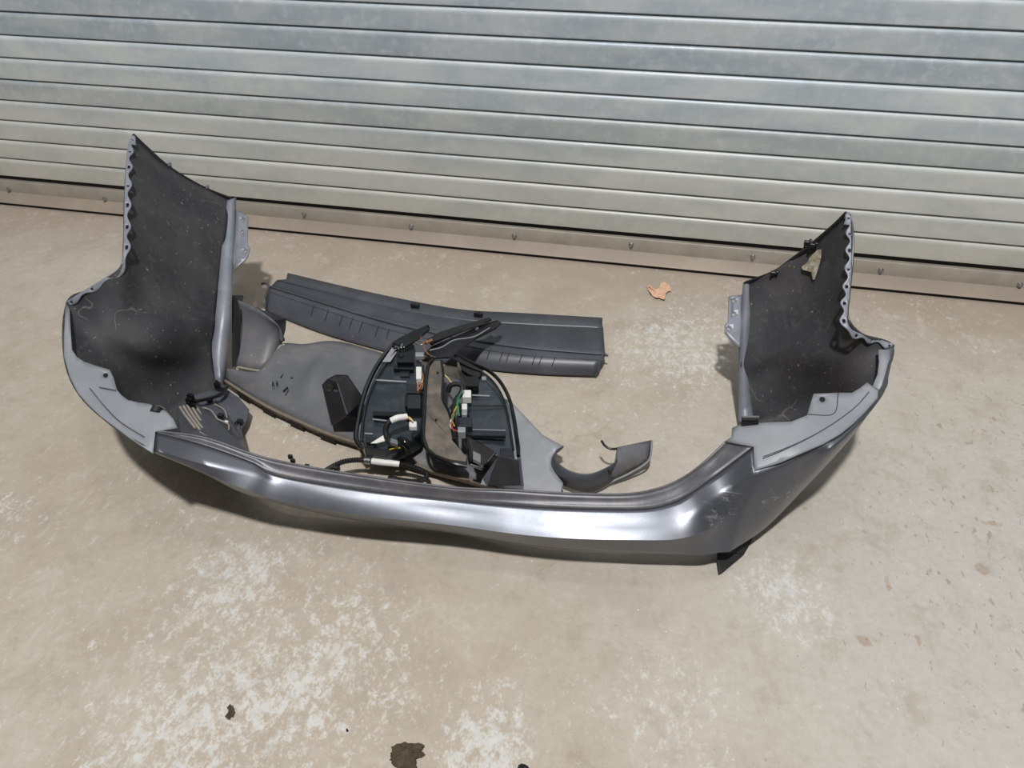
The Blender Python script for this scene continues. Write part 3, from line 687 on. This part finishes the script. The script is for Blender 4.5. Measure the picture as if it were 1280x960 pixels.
for (u, v, l, a) in ((354,469,12,1.5),(341,480,8,1.9),(346,479,7,1.9),(357,487,10,1.4),(380,458,5,.1),(365,473,3,.5)):
    k = (u-282)/343
    a_ = Vector((math.cos(a), math.sin(a), 0))*l*.0009; zz = .068; p = W(u, v, zz)
    link('slot', box_bm(p, (l*.0018, .002, .006), Matrix.Rotation(a, 3, 'Z')), M['black'], va, False)

# ------------------------------------------------------------------ small black box bracket on the valance
bb = empty('box_bracket', W(428, 505, .05), 'small black plastic box bracket lying on the dusty valance', 'car part')
t1, t2, t3 = W(420,478,.125), W(434,520,.115), W(411,474,.12)
bm = bmesh.new(); pv = [W(404,481,.085),W(411,474,.118),W(420,470,.122),W(434,470,.115),W(454,500,.085),W(447,524,.065),W(434,520,.112),W(416,532,.062),W(421,479,.135)]
v_ = [bm.verts.new(p) for p in pv]; f_ = [bm.verts.new((p.x, p.y+.01, .072)) for p in (pv[0], pv[2], pv[3], pv[4], pv[5], pv[7])]
for q in ((0, 8, 6, 7), (8, 3, 4, 5, 6), (0, 1, 8), (1, 2, 3, 8)): bm.faces.new([v_[i] for i in q])
o = link('shell', bm, M['black'], bb, False); solid(o, .004); bevel(o, .002, 2)
bm = box_bm(W(414,484,.115), (.02, .012, .012)); link('socket', bm, M['gloss'], bb, False)
bm = tube_bm([W(422,480,.137), W(434,518,.118)], .0016, 6, 6, lin=True); link('ridge', bm, M['trim'], bb)
link('pin', cyl_bm(W(418,488,.118), W(421,489,.128), .0025, 8), M['steel'], bb)
link('pin', cyl_bm(W(409,487,.10), W(412,488,.11), .0025, 8), M['steel'], bb)

# ------------------------------------------------------------------ tail lamps, backs up
def slab(name, out, th, mat, parent, bv=.004, holes=()):
    P = [W(*p) for p in out]; o = link(name, plate_bm(P, holes, th), M[mat], parent, False); bevel(o, bv, 3); return o
def pbox(name, u0, v0, u1, v1, z, h, mat, parent, bv=.0015, skew=0):
    """a raised block whose top face covers the pixel rectangle at height z"""
    P = [W(u0, v0, z), W(u1, v0+skew, z), W(u1, v1+skew, z), W(u0, v1, z)]
    o = link(name, prism_bm(P, [p-Vector((0, 0, h)) for p in P]), M[mat], parent, False); bevel(o, bv, 2); return o
l1 = empty('tail_lamp', W(490, 500, .05), 'tail lamp lying lens down at left, with a white taped wire loop', 'car lamp', 'the two tail lamps')
out1 = [(492,432,.125),(506,424,.128),(518,430,.128),(522,446,.125),(530,456,.122),(531,485,.118),(529,520,.11),(525,543,.10),(505,556,.095),(480,562,.095),(455,558,.098),(449,545,.10),(452,520,.108),(458,495,.114),(468,470,.12),(480,448,.124)]
slab('housing', out1, .045, 'housing', l1, .005)
link('lens_rim', tube_bm([W(*p) for p in ((536,408,.15),(515,418,.14),(494,429,.13),(476,450,.122),(463,473,.118),(454,497,.112),(448,523,.105),(445,548,.098),(452,561,.094))], .006, 8, 60), M['gloss'], l1)
link('lens_edge', tube_bm([W(*p) for p in ((500,432,.134),(482,455,.128),(468,478,.124),(459,500,.118),(454,525,.112),(452,552,.104))], .0022, 8, 50), M['housing2'], l1)
slab('top_arm', [(490,428,.15),(515,414,.155),(533,407,.158),(537,411,.156),(522,424,.15),(506,434,.145),(494,437,.142)], .006, 'gloss', l1, .001)
o = slab('reflector_film', [(478,452,.131),(490,434,.134),(496,440,.133),(488,452,.131)], .002, 'silver', l1, .0005)
link('rib', tube_bm([W(468,475,.124), W(508,477.5,.122)], .0022, 6, 8, lin=True), M['silver'], l1)
link('rib', tube_bm([W(466,524,.116), W(492,527,.114)], .0018, 6, 8, lin=True), M['silver'], l1)
link('rib', tube_bm([W(456,542,.106), W(466,542.5,.106)], .002, 6, 8, lin=True), M['silver'], l1)
pbox('moulding', 466, 514, 505, 519, .122, .01, 'gloss', l1, skew=1); pbox('moulding', 492, 456, 517, 461, .132, .012, 'gloss', l1, skew=1)
pbox('moulding', 508, 480, 527, 491, .134, .02, 'housing2', l1); pbox('moulding', 509, 493, 526, 510, .138, .026, 'housing2', l1)
pbox('moulding', 496, 440, 517, 453, .140, .02, 'gloss', l1); pbox('moulding', 506, 492, 509, 508, .132, .014, 'gloss', l1)
pbox('moulding', 500, 463, 512, 470, .126, .006, 'housing2', l1)
pbox('moulding', 457, 546, 470, 552, .112, .008, 'housing2', l1)
pbox('wire_plug', 520, 458, 527, 473, .148, .02, 'white', l1, .002); pbox('wire_plug', 519, 440, 530, 445, .15, .012, 'silver', l1, .002)
link('wire', tube_bm([W(*p) for p in ((527,465,.15),(529,472,.152),(527,480,.145),(524,487,.14))], .0014, 6, 20), M['copper'], l1)
link('wire', tube_bm([W(*p) for p in ((523,478,.146),(528,480,.146),(527,487,.142))], .0014, 6, 20), M['copper'], l1)
pbox('terminal', 521, 479, 524, 488, .142, .01, 'copper', l1, .001)
slab('white_flap', [(463,554,.118),(479,544,.124),(481,551,.122),(470,554,.118)], .002, 'white', l1, .0004)
link('wire_loop', tube_bm([W(*p) for p in ((484,549,.12),(482,538,.135),(486,528,.15),(495,523,.155),(506,522,.15),(515,527,.14))], .0062, 10, 40), M['rubber'], l1)
link('white_tape', tube_bm([W(*p) for p in ((489,526,.153),(497,522.5,.157),(508,521,.152))], .0074, 10, 16), M['white'], l1)
for k in range(3): link('wire', tube_bm([W(*p) for p in ((507,521+k*1.2,.152),(512,521.5+k*1.5,.155),(516,526+k,.15),(517,530,.145))], .0010, 6, 16), M[('wy', 'white', 'wo')[k]], l1)
pbox('wire_plug', 511, 526, 521, 533, .148, .014, 'white', l1, .003)
link('wire_loop', tube_bm([W(*p) for p in ((484,545,.12),(487,552,.125),(494,556,.12),(502,554,.115),(509,556,.11))], .0068, 10, 30), M['rubber'], l1)
link('bulb_socket', tube_bm([W(*p) for p in ((500,551,.115),(506,553,.118),(512,560,.108))], lambda t: .011-.003*t, 12, 12), M['gloss'], l1)
link('wire', tube_bm([W(*p) for p in ((487,562,.11),(494,560,.118),(500,560,.114))], .0016, 6, 14), M['wy'], l1)
pbox('wire_plug', 488, 547, 497, 553, .137, .008, 'steel', l1, .001, skew=3)
link('steel_clip', tube_bm([W(*p) for p in ((494,433,.15),(500,435,.155),(503,430,.158))], .002, 6, 12), M['steel'], l1)
link('steel_clip', tube_bm([W(*p) for p in ((519,428,.16),(526,431,.162),(534,426,.165))], .0022, 6, 12), M['steel'], l1)

l2 = empty('tail_lamp', W(590, 520, .05), 'tail lamp lying lens down at right, with a dusty tray along its left edge', 'car lamp', 'the two tail lamps')
out2 = [(571,446,.13),(588,456,.128),(608,466,.124),(620,478,.12),(631,497,.115),(637,518,.11),(641,545,.102),(643,574,.092),(628,573,.094),(608,566,.098),(585,560,.102),(580,540,.108),(583,520,.112),(585,495,.118),(582,478,.124),(577,462,.128)]
slab('housing', out2, .045, 'housing', l2, .005)
rimp = [(569,443,.14),(590,454,.135),(610,463,.13),(625,477,.124),(636,497,.117),(642,520,.11),(646,546,.102),(648,560,.096),(648,570,.093)]
link('lens_rim', tube_bm([W(*p) for p in rimp], .0045, 8, 70), M['gloss'], l2)
link('lens_edge', tube_bm([W(p[0]-6, p[1]+3, p[2]+.006) for p in rimp[:-1]], .0024, 8, 60), M['housing2'], l2)
slab('top_plate', [(570,444,.142),(586,453,.14),(604,463,.136),(598,472,.134),(586,468,.136),(577,462,.138)], .008, 'gloss', l2, .001)
link('rib', tube_bm([W(590,494,.125), W(612,495,.122)], .0018, 6, 8, lin=True), M['silver'], l2)
link('rib', tube_bm([W(589,507,.122), W(630,507,.117)], .0012, 6, 8, lin=True), M['housing2'], l2)
pbox('moulding', 584, 537, 632, 544, .121, .008, 'housing2', l2, skew=1); link('rib', tube_bm([W(584,537,.123), W(632,538,.121)], .0012, 6, 8, lin=True), M['silver'], l2)
pbox('moulding', 573, 521, 590, 533, .138, .024, 'housing2', l2); pbox('moulding', 574, 507, 586, 519, .138, .024, 'gloss', l2)
pbox('moulding', 582, 470, 598, 483, .142, .02, 'gloss', l2); pbox('moulding', 602, 470, 608, 474, .128, .006, 'silver', l2)
pbox('moulding', 625, 560, 641, 573, .102, .008, 'housing2', l2); pbox('moulding', 572, 533, 582, 540, .136, .02, 'silver', l2)
pbox('wire_plug', 578, 487, 589, 496, .148, .02, 'white', l2, .002); pbox('wire_plug', 577, 504, 584, 511, .146, .016, 'white', l2, .002); pbox('wire_plug', 577, 514, 584, 518, .146, .016, 'silver', l2, .002)
for k, (mt, pts) in enumerate([('wg', ((580,488,.155),(574,496,.16),(572,508,.155),(574,520,.15))), ('wg', ((578,490,.15),(572,500,.156),(570,514,.15),(566,524,.148),(564,532,.14))),
        ('wy', ((571,508,.156),(567,516,.155),(565,524,.15),(568,533,.145))), ('wr', ((563,528,.152),(566,536,.15),(572,539,.146))), ('white', ((564,524,.15),(563,532,.148),(568,539,.144))), ('wo', ((570,512,.156),(565,520,.154),(566,530,.15)))]):
    link('wire', tube_bm([W(*p) for p in pts], .0014, 6, 24), M[mt], l2)
link('wire_loop', tube_bm([W(*p) for p in ((560,490,.13),(563,482,.145),(572,480,.15),(578,484,.148),(576,492,.14),(570,500,.13),(567,515,.125),(566,530,.12),(569,550,.115))], .006, 10, 50), M['rubber'], l2)
for k, mt in enumerate(('wy', 'white', 'wo')): link('wire', tube_bm([W(*p) for p in ((555,467+k*1.3,.14),(560,472+k,.145),(564,477+k,.15),(570,480,.15))], .0012, 6, 20), M[mt], l2)
tray = slab('dust_tray', [(536,456,.15),(541,451,.152),(550,451,.152),(553,456,.15),(552,480,.145),(552,497,.14),(558,512,.135),(563,528,.13),(565,550,.122),(583,571,.11),(582,577,.108),(562,574,.11),(545,568,.112),(536,560,.115),(531,545,.12),(532,515,.13),(533,480,.142)], .02, 'dusty', l2, .003, holes=[ell(547,466,.147,1.5,1.8,8), ell(545,525,.131,1.5,1.8,8)])
tray['label'] = 'dust caked mounting tray'
link('rim', tube_bm([W(*p) for p in ((541,450,.155),(535,457,.154),(532,480,.147),(530,515,.136),(529,545,.124),(534,562,.118),(548,572,.114),(566,579,.111),(584,583,.106))], .0042, 8, 50), M['gloss'], tray)
link('rim', tube_bm([W(*p) for p in ((552,451,.155),(554,470,.15),(553,496,.144),(560,512,.138),(565,530,.132),(567,550,.124))], .003, 8, 40), M['gloss'], tray)
slab('fixing_bracket', [(584,545,.12),(600,553,.122),(620,565,.118),(610,577,.108),(600,583,.106),(590,570,.11)], .006, 'black', l2, .001)
pbox('steel_clip', 591, 563, 601, 574, .126, .008, 'steel', l2, .001, skew=5)
link('screw', cyl_bm(W(588,581,.105), W(600,585,.105), .003, 8), M['steel'], l2); link('screw', tube_bm([W(598,583,.106), W(603,585,.106)], .0055, 10, 2, lin=True), M['steel'], l2)

# ------------------------------------------------------------------ open black box at the foot of the right lamp
ob = empty('open_bracket', W(628, 590, 0), 'small open black plastic box bracket below the right hand tail lamp', 'car part')
slab('side_plate', [(600,606,.072),(603,598,.08),(622,570,.125),(624,569,.125),(608,607,.072)], .003, 'trim', ob, .0008)
slab('back_plate', [(623,570,.124),(648,575,.118),(651,607,.072),(609,607,.072)], .003, 'rubber', ob, .0008)
slab('rim_plate', [(648,574,.12),(651,575,.118),(655,608,.072),(651,608,.072)], .003, 'trim', ob, .0008)
# ------------------------------------------------------------------ two black pointed blades above the lamps
tb = empty('pillar_trim', W(570, 430, .12), 'pair of glossy black pointed trim blades reaching across the charcoal channel', 'car part')
def blade(pts, z0, z1, mt='gloss', th=.006, nm='blade'):
    umin = min(p[0] for p in pts); umax = max(p[0] for p in pts)
    return slab(nm, [(u, v, z0+(z1-z0)*(u-umin)/(umax-umin)) for u, v in pts], th, mt, tb, .0015)
blade([(534,424),(548,415),(570,408),(595,401),(612,396),(615,399),(600,406),(575,414),(552,424),(540,430)], .165, .12)
blade([(530,441),(540,432),(560,424),(590,411),(612,402),(625,401),(627,403),(620,410),(600,420),(575,436),(562,446),(545,447)], .150, .105, 'black')
link('blade_edge', tube_bm([W(*p) for p in ((540,428,.168),(565,419,.16),(595,408,.14),(622,401,.118))], .0022, 6, 20), M['gloss'], tb)
link('blade_edge', tube_bm([W(*p) for p in ((537,438,.156),(552,434,.152),(568,425,.146),(592,421,.13),(612,410,.115))], .0016, 6, 20), M['silver'], tb)
link('clip', cyl_bm(W(532,429,.172), W(540,425,.172), .004, 10), M['copper'], tb)
link('clip', box_bm(W(596,411,.135), (.008, .006, .006)), M['steel'], tb, False)
link('wire', tube_bm([W(*p) for p in ((526,421,.165),(529,430,.172),(533,440,.165),(540,446,.155))], .0013, 6, 20), M['wo'], tb)

# ------------------------------------------------------------------ loose wiring lead in front
cb = empty('wiring_lead', W(480, 590, 0), 'bent grey corrugated wiring lead with white tape lying behind the bumper ledge', 'cable')
lead = [(408,588,.035),(418,582,.05),(430,577,.055),(450,575,.055),(480,578,.055),(505,581,.05),(522,586,.045),(533,592,.04),(531,599,.035),(518,602,.03),(500,600,.028),(486,597,.025)]
path = arcspline([W(*p) for p in lead], 160)
link('conduit', tube_bm(path, lambda t: .0058+.0009*math.sin(t*420), 10, 320, lin=True), M['rubber'], cb)
link('white_tape', tube_bm(path[52:82], .0074, 10, 20, lin=True), M['white'], cb)
link('clamp', tube_bm(path[44:52], .0085, 10, 8, lin=True), M['steel'], cb)
bevel(link('plug', box_bm(W(421,585,.04), (.012, .01, .016)), M['black'], cb, False), .001, 1)

# ------------------------------------------------------------------ leaf and debris
lf = empty('dry_leaf', W(823, 366, 0), 'curled pale orange dry leaf on the floor near the shutter', 'leaf')
lo = [(809,357),(812,356),(816,360),(820,362),(824,359),(826,354),(831,352),(836,355),(838,360),(839,363),(835,364),(832,367),(832,372),(831,374),(828,374),(824,372),(820,372),(816,370),(813,366),(810,362)]
P = [W(u, v, .003+.006*abs(math.sin(i*1.3))) for i, (u, v) in enumerate(lo)]
o = link('blade', plate_bm(P, th=.0008), M['leaf'], lf, False)
link('vein', tube_bm([W(831,374,.006), W(822,367,.006), W(811,358,.01)], .0009, 6, 10), M['copper'], lf)
def clod(name, pts, h, label, mt='dirt', loc=None):
    c = sum((W(u, v, 0) for u, v in pts), Vector())/len(pts); bm = bmesh.new()
    q = [Vector(p) for p in pts]; fine = []
    for i, a in enumerate(q):
        b = q[(i+1) % len(q)]
        for k in range(4): fine.append(a.lerp(b, k/4)+Vector((random.uniform(-1, 1), random.uniform(-1, 1)))*(b-a).length*.14)
    pts = [tuple(p) for p in fine]; n = len(pts)
    base = [W(u, v, .0005) for u, v in pts]; rings = []
    for f, z in ((1, 0), (.9, .5), (.6, .9), (.3, 1)):
        rings.append([bm.verts.new(c.lerp(b, f*(1+random.uniform(-.06, .06)))+Vector((0, 0, .0005+h*z*random.uniform(.7, 1.2)))) for b in base])
    for a, b in zip(rings, rings[1:]):
        for i in range(n): bm.faces.new((a[i], a[(i+1) % n], b[(i+1) % n], b[i]))
    bm.faces.new(rings[-1]); bm.faces.new(rings[0][::-1])
    return tag(link(name, bm, M[mt], None, False, loc=c), label, 'debris')
clod('mud_clod', [(489,935),(497,930),(508,929),(520,929),(531,932),(527,939),(531,944),(522,950),(520,962),(500,962),(489,952),(487,943)], .008, 'flat brown clod of dry mud at the bottom edge of the floor')
clod('dirt_scrap', [(284,884),(288,880),(292,884),(294,890),(291,896),(286,900),(282,897),(286,891)], .004, 'tiny dark scrap of dirt on the floor below the bumper, left of the mud clod')
clod('black_scrap', [(648,957),(652,955),(657,956),(661,960),(660,966),(648,966)], .006, 'small black scrap at the bottom edge of the floor, right of the mud clod', 'black')
clod('grit_crumb', [(432,912),(434,911),(436,913),(435,915),(433,915)], .003, 'tiny grey crumb of grit between the mud clod and the dirt scrap', 'black')
